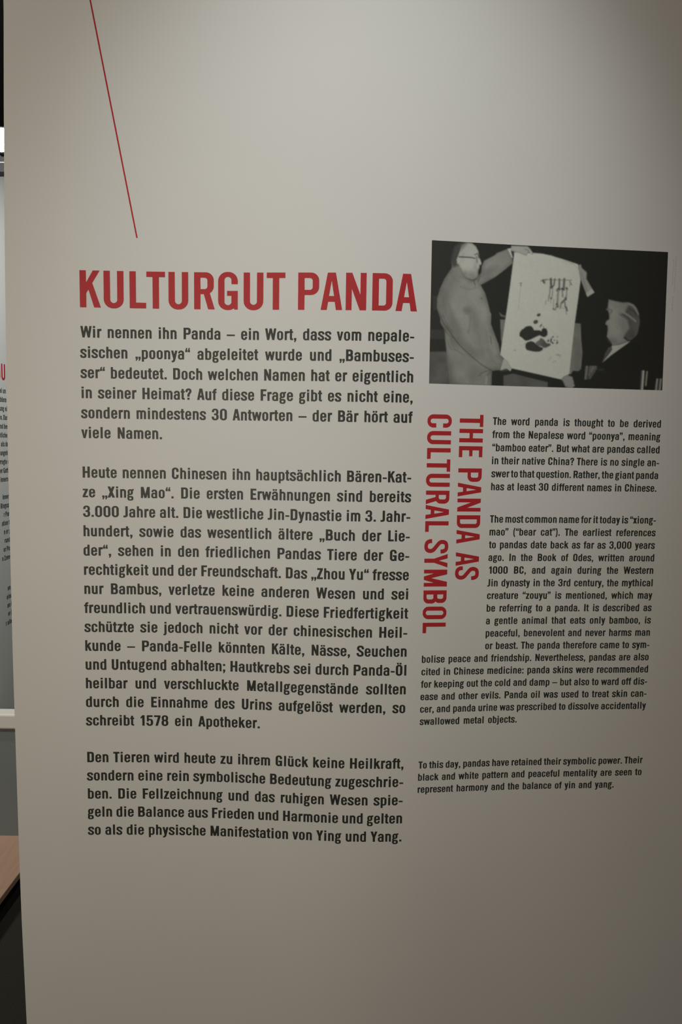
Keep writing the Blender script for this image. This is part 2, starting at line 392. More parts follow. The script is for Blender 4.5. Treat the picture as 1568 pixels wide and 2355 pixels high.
# ------------------------------------------------------------------ the information panel
def empty(name, loc, label=None, cat=None, parent=None, group=None):
    o = link(name, None, parent, label, cat, None, group); o.empty_display_size = .1
    o.location = loc; return o
panel = empty('information_panel', (0, 0, 0), 'tall white gently waved exhibition panel with red headline and printed photograph', 'panel')
TOPZ, BOTZ = .98, -EYE+.0
EDGE = np.array([(-.540, .98), (-.5418, .6854), (-.5452, .5551), (-.5482, .422), (-.5507, .2861), (-.5527, .1473), (-.5537, .0199), (-.5545, -.0882),
                 (-.5553, -.3627), (-.5548, -.4772), (-.5537, -.6962), (-.5525, -.8326), (-.5482, -1.0424), (-.5435, -1.55)])
def board_mesh():
    zs = np.linspace(TOPZ, BOTZ, 41); xl = np.interp(-zs, -EDGE[:, 1], EDGE[:, 0])
    nx, nz, TH = 260, 41, .012
    G = []
    for side in (0, 1):
        rows = []
        for k, z in enumerate(zs):
            x = xl[k]+(.84-xl[k])*np.linspace(0, 1, nx)
            rows.append(np.stack([x, depth(x)+side*TH, np.full(nx, z+EYE)], 1))
        G.append(np.array(rows))
    V = []; F = []
    def grid(A, flip=False):               # every side keeps its own vertices, so the corners stay crisp
        b = len(V); r, c = A.shape[:2]; V.extend(A.reshape(-1, 3).tolist())
        for k in range(r-1):
            for i in range(c-1):
                a = b+k*c+i; q = (a, a+c, a+c+1, a+1); F.append(q[::-1] if flip else q)
    grid(G[0]); grid(G[1], True)
    grid(np.stack([G[1][:, 0], G[0][:, 0]], 1)); grid(np.stack([G[0][:, -1], G[1][:, -1]], 1))
    grid(np.stack([G[1][0], G[0][0]], 0)); grid(np.stack([G[0][-1], G[1][-1]], 0))
    return mesh('board', V, F, M_BOARD, True)
link('board', board_mesh(), panel, 'white matte waved board')

# red headline, one mesh for each letter
hd = empty('headline', (0, 0, 0), 'red headline reading KULTURGUT PANDA', None, panel)
ZB, CAP = .2149, .0592
for ch, P, F in line_parts('KULTURGUT PANDA', CAP, -.4316, .1186, (1.033, 1.033), .0, True):
    link('letter', mesh('letter', on_board(P[:, 0], P[:, 1]+ZB), F, M_RED), hd)
# German text
GER = ['Wir nennen ihn Panda – ein Wort, dass vom nepale-', 'sischen „poonya“ abgeleitet wurde und „Bambuses-', 'ser“ bedeutet. Doch welchen Namen hat er eigentlich',
 'in seiner Heimat? Auf diese Frage gibt es nicht eine,', 'sondern mindestens 30 Antworten – der Bär hört auf', 'viele Namen.',
 'Heute nennen Chinesen ihn hauptsächlich Bären-Kat-', 'ze „Xing Mao“. Die ersten Erwähnungen sind bereits', '3.000 Jahre alt. Die westliche Jin-Dynastie im 3. Jahr-',
 'hundert, sowie das wesentlich ältere „Buch der Lie-', 'der“, sehen in den friedlichen Pandas Tiere der Ge-', 'rechtigkeit und der Freundschaft. Das „Zhou Yu“ fresse',
 'nur Bambus, verletze keine anderen Wesen und sei', 'freundlich und vertrauenswürdig. Diese Friedfertigkeit', 'schützte sie jedoch nicht vor der chinesischen Heil-',
 'kunde – Panda-Felle könnten Kälte, Nässe, Seuchen', 'und Untugend abhalten; Hautkrebs sei durch Panda-Öl', 'heilbar und verschluckte Metallgegenstände sollten',
 'durch die Einnahme des Urins aufgelöst werden, so', 'schreibt 1578 ein Apotheker.',
 'Den Tieren wird heute zu ihrem Glück keine Heilkraft,', 'sondern eine rein symbolische Bedeutung zugeschrie-', 'ben. Die Fellzeichnung und das ruhigen Wesen spie-',
 'geln die Balance aus Frieden und Harmonie und gelten', 'so als die physische Manifestation von Ying und Yang.']
GZ = [.1666-.0328675*k for k in list(range(6))+list(range(7, 21))+list(range(22, 27))]
GX = [(-.4314, .1149), (-.4320, .1150), (-.4320, .1148), (-.4312, .1147), (-.4322, .1152), (-.4328, -.3001), (-.4318, .1155), (-.4325, .1157), (-.4323, .1155), (-.4321, .1154),
      (-.4326, .1152), (-.4324, .1152), (-.4324, .1148), (-.4333, .1155), (-.4330, .1149), (-.4326, .1146), (-.4326, .1148), (-.4326, .1146), (-.4330, .1144), (-.4332, -.1345),
      (-.4326, .1136), (-.4333, .1139), (-.4326, .1136), (-.4332, .1134), (-.4332, .1130)]
GCAP, GXS, GTR = .0182, (1.12, 1.075), .02
def paragraph(name, label, rows, cap, xs, tr, zs, xx):
    e = empty(name, (0, 0, 0), label, None, panel)
    for t, z, (a, b) in zip(rows, zs, xx):
        parts = line_parts(t, cap, a, b, xs, tr)
        link('text_line', letters_mesh('text_line', parts, lambda P: on_board(P[:, 0], P[:, 1]+z), M_INK), e)
for a, b, nm in ((0, 6, 'first'), (6, 20, 'long middle'), (20, 25, 'last')):
    paragraph('german_paragraph', nm+' German paragraph in bold dark grey type', GER[a:b], GCAP, GXS, GTR, GZ[a:b], GX[a:b])
# English text
ENG = ['The word panda is thought to be derived', 'from the Nepalese word “poonya”, meaning', '“bamboo eater”. But what are pandas called', 'in their native China? There is no single an-',
 'swer to that question. Rather, the giant panda', 'has at least 30 different names in Chinese.',
 'The most common name for it today is “xiong-', 'mao” (“bear cat”). The earliest references', 'to pandas date back as far as 3,000 years', 'ago. In the Book of Odes, written around',
 '1000 BC, and again during the Western', 'Jin dynasty in the 3rd century, the mythical', 'creature “zouyu” is mentioned, which may', 'be referring to a panda. It is described as',
 'a gentle animal that eats only bamboo, is', 'peaceful, benevolent and never harms man', 'or beast. The panda therefore came to sym-', 'bolise peace and friendship. Nevertheless, pandas are also',
 'cited in Chinese medicine: panda skins were recommended', 'for keeping out the cold and damp – but also to ward off dis-', 'ease and other evils. Panda oil was used to treat skin can-',
 'cer, and panda urine was prescribed to dissolve accidentally', 'swallowed metal objects.',
 'To this day, pandas have retained their symbolic power. Their', 'black and white pattern and peaceful mentality are seen to', 'represent harmony and the balance of yin and yang.']
EP = .0218563
EZ = [.03426-EP*k for k in range(6)]+[-.12985-EP*k for k in range(17)]+[-.55712-EP*k for k in range(3)]
EX = [(.2511, .5408), (.2508, .5411), (.2513, .5409), (.2517, .5412), (.2516, .5408), (.2517, .5390)]+[(.2516, .5413), (.2516, .5416), (.2514, .5415), (.2513, .5418), (.2530, .5415), (.2508, .5415), (.2511, .5420),
     (.2511, .5417), (.2507, .5417), (.2508, .5415), (.2508, .5417), (.1413, .5415), (.1412, .5416), (.1408, .5412), (.1406, .5412), (.1405, .5413), (.1406, .3107)]+[(.1402, .5408), (.1400, .5399), (.1398, .4901)]
ECAP, EXS, ETR = .0123, (1.10, 1.05), .015
for a, b, nm in ((0, 6, 'first'), (6, 23, 'long middle'), (23, 26, 'last')):
    paragraph('english_paragraph', nm+' English paragraph in small bold dark grey type', ENG[a:b], ECAP, EXS, ETR, EZ[a:b], EX[a:b])
# red English headline turned a quarter clockwise, in two columns
hv = empty('turned_headline', (0, 0, 0), 'red headline THE PANDA AS CULTURAL SYMBOL turned sideways', None, panel)
for txt, xb, z0, z1, cp, wx in (('THE PANDA AS', .1947, .0502, -.2268, .0400, 1.0), ('CULTURAL SYMBOL', .1411, .0496, -.3190, .0396, 1.035)):
    for ch, P, F in line_parts(txt, cp, 0, z0-z1, (wx, wx), 0, True):
        link('letter', mesh('letter', on_board(xb+P[:, 1], z0-P[:, 0]), F, M_RED), hv)
# slanting red rule
ra, rb = np.array((-.4072, .6898)), np.array((-.3379, .327)); ra = ra+(ra-rb)*.72
n_ = np.array((rb[1]-ra[1], ra[0]-rb[0])); n_ = n_/np.linalg.norm(n_)*.00118
ts = np.linspace(0, 1, 30); pts = ra+(rb-ra)*ts[:, None]
Pv = np.concatenate([pts+n_, pts-n_])
link('red_rule', mesh('red_rule', on_board(Pv[:, 0], Pv[:, 1]), [(k, k+1, 31+k, 30+k) for k in range(29)], M_RED), panel, 'thin slanting red line')
# faint sideways credit line beside the photograph: illegible specks
Vc = []; Fc = []; rng = np.random.default_rng(4)
for col_, zs0, zs1 in ((.5505, .318, .262), (.5465, .312, .272), (.5485, .252, .232)):
    z = zs0
    while z > zs1:
        dz = .0012+.0016*rng.random(); ww = .0017+.0008*rng.random(); b = len(Vc)
        Vc += [(col_, z), (col_+ww, z), (col_+ww, z-dz), (col_, z-dz)]; Fc.append((b, b+3, b+2, b+1)); z -= dz+.0009+.0012*rng.random()
Vc = np.array(Vc); link('photo_credit', mesh('photo_credit', on_board(Vc[:, 0], Vc[:, 1]), Fc, M_FAINT), panel, 'tiny faint sideways credit print')

# ------------------------------------------------------------------ the printed black-and-white photograph
def photo():
    NX, NZ = 400, 236
    A, B = np.meshgrid(np.linspace(0, 1, NX), np.linspace(0, 1, NZ))
    def bil(q):
        q = np.array(q, float)
        return ((1-A)*(1-B))[..., None]*q[0]+(A*(1-B))[..., None]*q[1]+(A*B)[..., None]*q[2]+((1-A)*B)[..., None]*q[3]
    pos = bil([(.1403, .3282), (.5370, .3240), (.5399, .0968), (.1415, .0998)])
    Q = bil([(85, 58), (1483, 130), (1450, 948), (68, 907)]); X, Y = Q[..., 0], Q[..., 1]
    img = .034+.012*np.clip(1-X/900, 0, 1)
    rg = np.random.default_rng(7)
    def smooth_noise(n):
        g = rg.random((n, int(n*1.7)))
        yy = np.linspace(0, n-1.001, NZ); xx = np.linspace(0, g.shape[1]-1.001, NX)
        j = yy.astype(int); i = xx.astype(int); fy = (yy-j)[:, None]; fx = (xx-i)[None]
        return (g[j][:, i]*(1-fy)*(1-fx)+g[j][:, i+1]*(1-fy)*fx+g[j+1][:, i]*fy*(1-fx)+g[j+1][:, i+1]*fy*fx)-.5
    tex = smooth_noise(14)+.5*smooth_noise(30); grain = smooth_noise(110)
    clip = np.ones(X.shape)
    def put(mask, v):
        nonlocal img
        mask = mask*clip
        img = img*(1-mask)+v*mask
    def pg(P, v, soft=3.0, fx=1, fy=1, ox=0, oy=0, tx=0.0, op=1.0):
        P = [(ox+a*fx, oy+b*fy) for a, b in P]
        d = poly_sdf(P, X, Y); mk = np.clip(.5-d/soft, 0, 1)*op
        put(mk, v*(1+tx*tex) if not callable(v) else v(d))
    def ln(P, wd, v, soft=3.0, fx=1, ox=0, oy=0, op=1.0):
        P = catmull([(ox+a*fx, oy+b*fx) for a, b in P], 6) if len(P) > 2 else np.array([(ox+a*fx, oy+b*fx) for a, b in P])
        d = np.full(X.shape, 1e9)
        for a, b in zip(P[:-1], P[1:]):
            e = b-a; t = np.clip(((X-a[0])*e[0]+(Y-a[1])*e[1])/(e@e+1e-9), 0, 1)
            d = np.minimum(d, np.hypot(X-a[0]-e[0]*t, Y-a[1]-e[1]*t))
        put(np.clip(.5-(d-wd/2)/soft, 0, 1)*op, v)
    def el(cx, cy, rx, ry, v, ang=0, soft=3.0, fx=1, ox=0, oy=0, op=1.0):
        cx, cy, rx, ry = ox+cx*fx, oy+cy*fx, rx*fx, ry*fx
        c, s_ = math.cos(ang), math.sin(ang); u = (X-cx)*c+(Y-cy)*s_; v_ = -(X-cx)*s_+(Y-cy)*c
        k = np.hypot(u/rx, v_/ry); put(np.clip(.5-(k-1)*min(rx, ry)/soft, 0, 1)*op, v)
    C3 = dict(fx=.329, ox=0, oy=25.8); C4 = dict(fx=.329, ox=0, oy=490); C5 = dict(fx=.3948, ox=464, oy=51.6)
    C6 = dict(fx=.3948, ox=412.6, oy=464.2); C7 = dict(fx=.375, ox=980, oy=283.7)
    def P_(P, v, c, **k): pg(P, v, fy=c['fx'], **c, **k)
    # background furniture
    pg([(60, 717), (170, 717), (185, 910), (60, 910)], .15, 8, tx=.5)
    pg([(88, 385), (118, 385), (118, 470), (92, 470)], .065, 8)
    pg([(70, 585), (150, 585), (160, 640), (70, 640)], .07, 12)
    P_([(180, 150), (268, 150), (215, 560), (190, 450)], .26, C6, tx=.4)
    P_([(30, 1085), (90, 1130), (130, 1135), (130, 1160), (60, 1150)], .2, C5, soft=4)
    P_([(230, 1000), (370, 970), (890, 1100), (890, 1190), (230, 1190)], .155, C6, tx=.3, soft=5)
    P_([(1290, 205), (1385, 215), (1390, 420), (1412, 650), (1390, 900), (1350, 930), (1270, 925), (1235, 980), (1200, 970), (1270, 300)], .27, C6, tx=.35)
    for x in (1310, 1340, 1365): ln([(x, 230), (x-10, 900)], 3, .16, 6, op=.6, **C6)
    # man in the pale coat: body, raised arm, lowered arm
    coat = [(197, 223), (158, 282), (132, 342), (115, 398), (113, 453), (132, 513), (134, 545), (155, 582), (161, 648), (168, 704), (171, 786), (181, 852), (183, 920),
            (431, 930), (434, 832), (460, 826), (500, 826), (513, 770), (484, 733), (474, 674), (428, 549), (430, 490), (424, 480), (408, 414), (395, 368), (368, 319),
            (457, 269), (516, 223), (556, 190), (553, 154), (527, 107), (464, 131), (451, 144), (388, 177), (375, 210), (372, 245), (345, 282), (316, 294), (270, 269), (235, 225), (205, 212)]
    pg(coat, lambda d: (.29+.10*np.clip((X-120)/300, 0, 1)-.05*np.clip((Y-600)/300, 0, 1)+.13*tex)*(1-.30*np.clip(1+d/26, 0, 1)), 3)
    clip = np.clip(.5-(poly_sdf(coat, X, Y)+4)/5, 0, 1)
    el(240, 430, 60, 150, .47, -.12, 60, op=.55); el(345, 420, 45, 110, .45, -.1, 50, op=.45); el(300, 600, 40, 120, .46, -.3, 50, op=.45)
    el(290, 470, 26, 22, .22, .3, 22, op=.7); el(200, 320, 30, 60, .26, .4, 40, op=.5); el(445, 170, 60, 40, .42, -.5, 40, op=.5)
    el(250, 800, 60, 70, .40, 0, 50, op=.5); el(190, 830, 22, 60, .20, 0, 24, op=.6); el(395, 640, 30, 110, .40, -.25, 30, op=.5)
    el(150, 420, 26, 70, .20, .1, 34, op=.6); el(215, 560, 24, 90, .24, -.35, 34, op=.55); el(330, 520, 22, 80, .25, -.25, 30, op=.5)
    el(330, 350, 40, 34, .46, .4, 34, op=.6); el(175, 660, 14, 60, .42, -.1, 16, op=.5); el(300, 700, 24, 70, .24, -.8, 26, op=.5)
    el(500, 150, 46, 22, .34, -.5, 26, op=.6); el(420, 240, 46, 22, .24, -.45, 26, op=.6); el(330, 850, 40, 50, .24, .2, 34, op=.5)
    ln([(250, 330), (300, 345), (340, 335)], 6, .24, 14, op=.6); ln([(182, 430), (210, 520), (250, 600)], 7, .25, 14, op=.6); ln([(405, 700), (440, 770), (490, 800)], 7, .25, 12, op=.6)
    ln([(120, 470), (150, 540), (190, 600), (240, 670), (300, 730), (370, 790), (420, 820), (440, 830)], 5, .07, 6, op=.85)
    ln([(148, 500), (175, 560), (205, 600)], 5, .14, 8, op=.7); ln([(158, 590), (185, 618), (215, 636)], 4, .12, 6, op=.7)
    ln([(310, 505), (305, 560), (296, 600)], 9, .25, 12, op=.6); ln([(425, 625), (432, 668)], 4, .08, 5, op=.9)
    ln([(400, 590), (412, 680), (440, 740)], 10, .28, 12, op=.5); ln([(355, 600), (368, 680)], 8, .28, 10, op=.5)
    ln([(210, 700), (240, 716), (262, 732)], 5, .17, 7, op=.7); ln([(175, 650), (188, 690), (200, 705)], 7, .2, 9, op=.6)
    ln([(360, 860), (385, 838), (425, 828)], 4, .07, 5, op=.8); ln([(408, 858), (425, 838)], 4, .08, 5, op=.8); ln([(402, 870), (400, 910)], 10, .5, 8, op=.6)
    ln([(168, 760), (178, 830)], 4, .06, 6, op=.7)
    ln([(328, 298), (336, 322)], 3.5, .08, 4); ln([(370, 230), (366, 262), (352, 298)], 4, .10, 5, op=.9); ln([(376, 205), (382, 240)], 5, .25, 8, op=.6)
    el(373, 398, 6, 6, .2, 0, 5); ln([(396, 340), (412, 420), (428, 500)], 5, .5, 8, op=.5)
    ln([(190, 250), (215, 285), (240, 300)], 5, .24, 10, op=.6)
    clip = np.ones(X.shape)
    # neck, head, hair
    pg([(203, 180), (236, 172), (262, 236), (275, 272), (235, 262), (200, 226)], .33, 6, tx=.2)
    pg([(214, 100), (240, 78), (270, 66), (292, 72), (262, 92), (250, 118), (236, 140), (231, 168), (238, 205), (206, 218), (196, 190), (203, 140)], .10, 18)
    pg([(227, 171), (236, 148), (246, 121), (258, 92), (286, 72), (316, 74), (339, 92), (354, 121), (359, 157), (372, 190), (369, 203), (361, 212), (359, 222), (353, 240), (354, 262), (346, 279), (316, 294), (278, 274), (258, 242), (248, 215)],
       lambda d: .62-.28*np.clip((Y-215)/75, 0, 1)+.04*tex-.14*np.clip(1+d/10, 0, 1), 4)
    el(318, 262, 24, 18, .33, .2, 20, op=.6); el(262, 150, 12, 34, .46, .1, 16, op=.5); el(335, 205, 8, 22, .42, .2, 12, op=.5); ln([(338, 215), (346, 226), (344, 244)], 5, .36, 8, op=.6)
    el(292, 195, 34, 30, .70, 0, 30, op=.6); el(300, 112, 34, 22, .62, .2, 26, op=.6); el(238, 178, 8, 18, .66, .2, 6, op=.8); el(276, 252, 14, 16, .28, 0, 16, op=.5)
    pg([(255, 88), (285, 68), (300, 72), (275, 100), (252, 122)], .30, 12, op=.8)
    ln([(242, 155), (300, 157), (334, 162)], 6, .03, 3); ln([(334, 142), (350, 134)], 6, .10, 5); ln([(343, 152), (346, 186)], 5, .09, 4); ln([(352, 140), (357, 160)], 5, .12, 4)
    el(348, 168, 5, 14, .40, 0, 5, op=.7); ln([(360, 168), (368, 196)], 7, .78, 5, op=.8)
    el(367, 206, 7, 7, .05, 0, 4); ln([(360, 222), (352, 234)], 4, .12, 4, op=.9); ln([(350, 246), (352, 256)], 4, .2, 5, op=.7)
    ln([(300, 285), (328, 292), (350, 277)], 4, .09, 5, op=.9); ln([(254, 225), (262, 256), (285, 282)], 4, .22, 7, op=.6)
    # the sheet with the ink painting
    sheet = [(567, 125), (600, 130), (681, 131), (730, 135), (780, 146), (859, 170), (942, 198), (954, 241), (957, 296), (945, 390), (924, 541), (905, 720), (892, 847), (870, 864), (843, 881), (700, 848), (551, 814), (523, 772), (484, 733), (503, 600), (523, 464), (545, 300)]
    pg(sheet, lambda d: .80+.02*tex-.05*np.clip((Y-500)/400, 0, 1), 3)
    ln([(860, 176), (905, 192), (950, 226)], 2.5, .45, 3); ln([(780, 146), (860, 182), (900, 196)], 5, .68, 6, op=.6)
    for (a, b, wd, v) in [((722, 296), (760, 284), 5, .25), ((740, 287), (905, 291), 4, .22), ((735, 290), (742, 305), 10, .10), ((752, 286), (745, 312), 4, .2), ((782, 282), (784, 328), 13, .16),
                          ((806, 284), (800, 320), 9, .18), ((778, 330), (774, 385), 7, .32), ((790, 330), (784, 336), 10, .1), ((796, 325), (790, 330), 9, .1), ((794, 335), (788, 400), 6, .35), ((770, 382), (768, 412), 6, .35), ((782, 395), (783, 400), 9, .15),
                          ((783, 400), (781, 424), 4, .4), ((753, 410), (752, 432), 4, .35), ((833, 284), (832, 345), 11, .22), ((828, 345), (824, 350), 20, .13), ((826, 352), (820, 440), 12, .38),
                          ((818, 432), (822, 446), 15, .18), ((816, 440), (810, 465), 9, .4), ((862, 284), (858, 338), 14, .22), ((848, 342), (858, 346), 14, .12), ((850, 350), (852, 388), 8, .3), ((878, 335), (873, 400), 8, .35),
                          ((873, 338), (879, 342), 11, .15), ((846, 425), (866, 405), 12, .2), ((842, 430), (838, 455), 11, .38), ((868, 395), (872, 405), 11, .16), ((865, 420), (868, 450), 8, .22), ((873, 450), (878, 470), 10, .16), ((872, 470), (876, 492), 4, .3),
                          ((800, 405), (797, 460), 4, .35), ((797, 460), (802, 464), 8, .14), ((895, 300), (904, 318), 7, .25), ((900, 305), (892, 326), 4, .4), ((815, 380), (812, 385), 4, .5), ((850, 455), (862, 460), 6, .6)]:
        ln([a, b], wd, v, 5)
    for k in range(13): ln([(606-k*1.25, 306+k*12.5), (605-k*1.25, 311+k*12.5)], 6 if k < 2 else 4, .22 if k < 2 else .55, 4)
    ln([(596, 310), (611, 306)], 3, .25, 3)
    ink = .055
    P_([(465, 400), (468, 345), (500, 300), (530, 282), (560, 255), (600, 243), (645, 245), (670, 275), (685, 308), (770, 310), (795, 325), (800, 295), (830, 275), (870, 285), (890, 330), (885, 385), (850, 415), (815, 412), (770, 388), (720, 408), (640, 450), (600, 465), (560, 470), (535, 455), (500, 420)], ink, C6, soft=4)
    P_([(700, 505), (735, 475), (765, 455), (780, 425), (815, 435), (850, 470), (875, 505), (930, 510), (935, 540), (880, 570), (840, 580), (800, 555), (740, 545)], .17, C6, soft=5, tx=.8)
    P_([(553, 570), (556, 520), (585, 488), (640, 473), (680, 485), (715, 520), (760, 552), (825, 575), (812, 612), (770, 635), (700, 638), (620, 622), (575, 610)], ink+.01, C6, soft=4)
    for e_ in [(755, 80, 31, 23, -.4), (710, 185, 38, 30, -.5), (788, 240, 11, 28, .6), (826, 258, 10, 7, -.5), (898, 470, 15, 22, .3), (940, 462, 13, 36, .2), (968, 412, 18, 10, -.6), (962, 500, 22, 13, .7), (990, 463, 10, 9, 0), (1030, 465, 9, 9, 0), (1032, 500, 13, 22, .6), (1036, 410, 9, 8, 0)]:
        el(e_[0], e_[1], e_[2], e_[3], ink+.02, e_[4], 4, op=.95, **C6)
    for a, b in [((900, 760), (938, 718)), ((1008, 684), (1062, 690)), ((1040, 665), (1085, 728)), ((1030, 690), (1095, 690)), ((960, 800), (985, 790)), ((1000, 770), (1012, 790))]: ln([a, b], 3, .35, 4, op=.8, **C6)
    ln([(505, 540), (540, 520), (560, 480)], 2, .6, 5, **C6); ln([(880, 270), (960, 330), (1000, 360)], 2, .66, 6, **C6); ln([(800, 630), (850, 600), (880, 570)], 2, .6, 4, **C6)
    el(398, 614, 11, 11, .4, 0, 4, **C6)
    # hands and cuffs
    P_([(205, 165), (215, 90), (455, 100), (490, 130), (548, 215), (525, 225), (470, 185), (440, 243), (395, 228), (330, 200), (262, 182)], lambda d: .56+.06*tex-.16*np.clip(1+d/8, 0, 1), C5, soft=3)
    ln([(420, 140), (470, 165)], 5, .26, 5, **C5); ln([(500, 175), (530, 215)], 4, .7, 4, **C5); P_([(222, 165), (262, 182), (250, 235), (230, 215)], .09, C5)
    P_([(158, 138), (218, 128), (205, 165), (235, 272), (218, 268)], .74, C5)
    P_([(1215, 380), (1258, 372), (1270, 425), (1345, 490), (1342, 590), (1400, 690), (1460, 790), (1355, 857), (1332, 800), (1252, 600), (1222, 450)], lambda d: .46+.05*tex-.16*np.clip(1+d/8, 0, 1), C5, soft=3)
    ln([(1262, 480), (1310, 640), (1350, 760)], 5, .30, 7, op=.7, **C5); ln([(1270, 430), (1330, 490)], 4, .3, 5, op=.7, **C5)
    P_([(1335, 805), (1420, 735), (1460, 790), (1355, 857)], .62, C5)
    P_([(232, 742), (272, 765), (352, 888), (330, 932), (280, 895), (180, 922), (205, 830)], .58, C6); ln([(275, 770), (340, 885)], 6, .5, 6, **C6)
    P_([(180, 920), (260, 890), (300, 905), (280, 930), (190, 935)], .12, C6, soft=5, op=.7)
    P_([(1090, 1055), (1130, 1010), (1185, 988), (1262, 1020), (1282, 1090), (1290, 1150), (1240, 1190), (1155, 1172), (1120, 1090)], lambda d: .37+.05*tex-.12*np.clip(1+d/8, 0, 1), C6, soft=4)
    ln([(1245, 1185), (1290, 1150)], 3, .7, 3, **C6)
    # seated man at the right
    P_([(388, 325), (500, 352), (620, 375), (700, 370), (790, 405), (845, 480), (870, 560), (882, 680), (860, 800), (835, 890), (780, 935), (735, 985), (560, 1040), (450, 1062), (432, 1005), (360, 915), (375, 800), (372, 742), (335, 715), (355, 665), (400, 632), (395, 560), (380, 500), (345, 485), (372, 470)],
       lambda d: (.40-.10*np.clip((X-1180)/120, 0, 1)+.09*tex)*(1-.35*np.clip(1+d/9, 0, 1)), C7, soft=4)
    P_([(560, 560), (640, 540), (700, 420), (760, 400), (830, 460), (870, 560), (884, 690), (850, 860), (790, 930), (720, 975), (640, 940), (640, 890), (720, 780), (690, 650)], .15, C7, soft=14, tx=.6)
    ln([(720, 400), (800, 450), (860, 560)], 8, .42, 8, **C7); ln([(620, 525), (720, 590), (820, 670)], 9, .42, 9, **C7); ln([(600, 570), (690, 640)], 6, .2, 7, **C7)
    ln([(720, 470), (800, 520), (835, 560)], 10, .10, 8, **C7); ln([(640, 930), (700, 975), (745, 975)], 9, .03, 8, **C7); el(470, 985, 70, 40, .20, .5, 26, op=.6, **C7); el(520, 800, 60, 90, .47, 0, 22, op=.5, **C7)
    el(430, 760, 30, 60, .45, 0, 14, op=.5, **C7); ln([(360, 470), (440, 500), (400, 560)], 7, .16, 7, op=.7, **C7); ln([(500, 760), (540, 790)], 3, .24, 4, op=.7, **C7)
    P_([(440, 1062), (560, 1045), (735, 985), (680, 1030), (560, 1115), (420, 1215), (290, 1325), (400, 1180), (445, 1120)], .62, C7)
    P_([(385, 1090), (440, 1068), (446, 1120), (400, 1190), (290, 1325), (330, 1190)], .13, C7, tx=.8)
    P_([(290, 1330), (560, 1118), (740, 985), (900, 1050), (900, 1400), (500, 1480), (300, 1460)], .03, C7, soft=8, op=.5)
    # book spines along the lower edge
    P_([(20, 1380), (210, 1380), (205, 1430), (100, 1590), (5, 1600)], .14, C7)
    for x, v in ((45, .30), (85, .05), (100, .22), (140, .30), (175, .26)): ln([(x, 1385), (x-25, 1585 if x < 90 else 1540-(x-90)*1.3)], 6, v, 5, **C7)
    P_([(1140, 1380), (1140, 1381), (1141, 1381)], .03, C7)
    for x, w_, v, y0, y1 in ((912, 9, .10, 1465, 1750), (940, 12, .62, 1468, 1752), (998, 9, .36, 1475, 1690), (1165, 12, .40, 1598, 1768), (1222, 14, .34, 1600, 1770)):
        ln([(x+8, y0), (x-12, y1)], w_, v, 4, **C7)
    for x, y0, y1 in ((968, 1470, 1740), (1192, 1600, 1768)): ln([(x+8, y0), (x-12, y1)], 5, .02, 4, **C7)
    ln([(240, 1440), (300, 1440)], 14, .06, 10, **C7)
    for _ in range(2):                       # the print is a soft enlargement
        p_ = np.pad(img, 1, mode='edge')
        img = .5*img+.125*(p_[:-2, 1:-1]+p_[2:, 1:-1]+p_[1:-1, :-2]+p_[1:-1, 2:])
    img = np.clip(img*(1+.07*grain), .008, .92)
    # edges of the print stay dark and crisp
    P = pos.reshape(-1, 2); V = on_board(P[:, 0], P[:, 1], .0004)
    idx = np.arange(NX*NZ).reshape(NZ, NX)
    F = np.stack([idx[:-1, :-1], idx[1:, :-1], idx[1:, 1:], idx[:-1, 1:]], -1).reshape(-1, 4)
    me = bpy.data.meshes.new('photograph'); me.from_pydata(V.tolist(), [], F.tolist())
    at = me.color_attributes.new('tone', 'FLOAT_COLOR', 'POINT')
    g = img.reshape(-1); rgba = np.stack([g*.985, g, g*.955, np.ones_like(g)], 1).astype(np.float32)
    at.data.foreach_set('color', rgba.reshape(-1))
    mt = bpy.data.materials.new('printed_photograph'); mt.use_nodes = True; nt = mt.node_tree; b = nt.nodes['Principled BSDF']
    an = nt.nodes.new('ShaderNodeAttribute'); an.attribute_name = 'tone'
    mul = nt.nodes.new('ShaderNodeMix'); mul.data_type = 'RGBA'; mul.blend_type = 'MULTIPLY'; mul.inputs['Factor'].default_value = 1
    mul.inputs['B'].default_value = (.84, .84, .80, 1)
    nt.links.new(an.outputs['Color'], mul.inputs['A']); nt.links.new(mul.outputs['Result'], b.inputs['Base Color'])
    b.inputs['Roughness'].default_value = .55; b.inputs['Specular IOR Level'].default_value = .2
    me.materials.append(mt)
    me.polygons.foreach_set('use_smooth', [True]*len(me.polygons)); me.update()
    return me
link('photograph', photo(), panel, 'black and white photograph of two men with an ink painting of a panda')

# ------------------------------------------------------------------ beyond the left edge of the panel
# low wooden platform
PLZ = .10
plat = empty('platform', (-1.9, 3.0, 0), 'low light wooden platform with dark side at left edge', 'platform')
def at_root(me, root):
    me.transform(Matrix.Translation(-Vector(root.location))); return me
link('platform_top', at_root(box_mesh('platform_top', (-2.6, 1.2, PLZ-.022), (-1.06, 4.3, PLZ), M_WOOD, .002), plat), plat)
link('platform_side', at_root(box_mesh('platform_side', (-2.58, 1.22, 0), (-1.075, 4.28, PLZ-.022), M_DARK), plat), plat, 'dark recessed side')
# low blue-grey partition with a white cap on the platform
low = empty('low_partition', (-1.6, 2.60, PLZ), 'low blue-grey partition with white capping on the wooden platform', 'partition')
link('partition_body', at_root(box_mesh('partition_body', (-2.5, 2.585, PLZ), (-1.09, 2.63, EYE-1.04), M_BLUE), low), low)
link('capping', at_root(box_mesh('capping', (-2.5, 2.575, EYE-1.044), (-1.085, 2.638, EYE-.989), M_WHITE, .006), low), low, 'white capping')
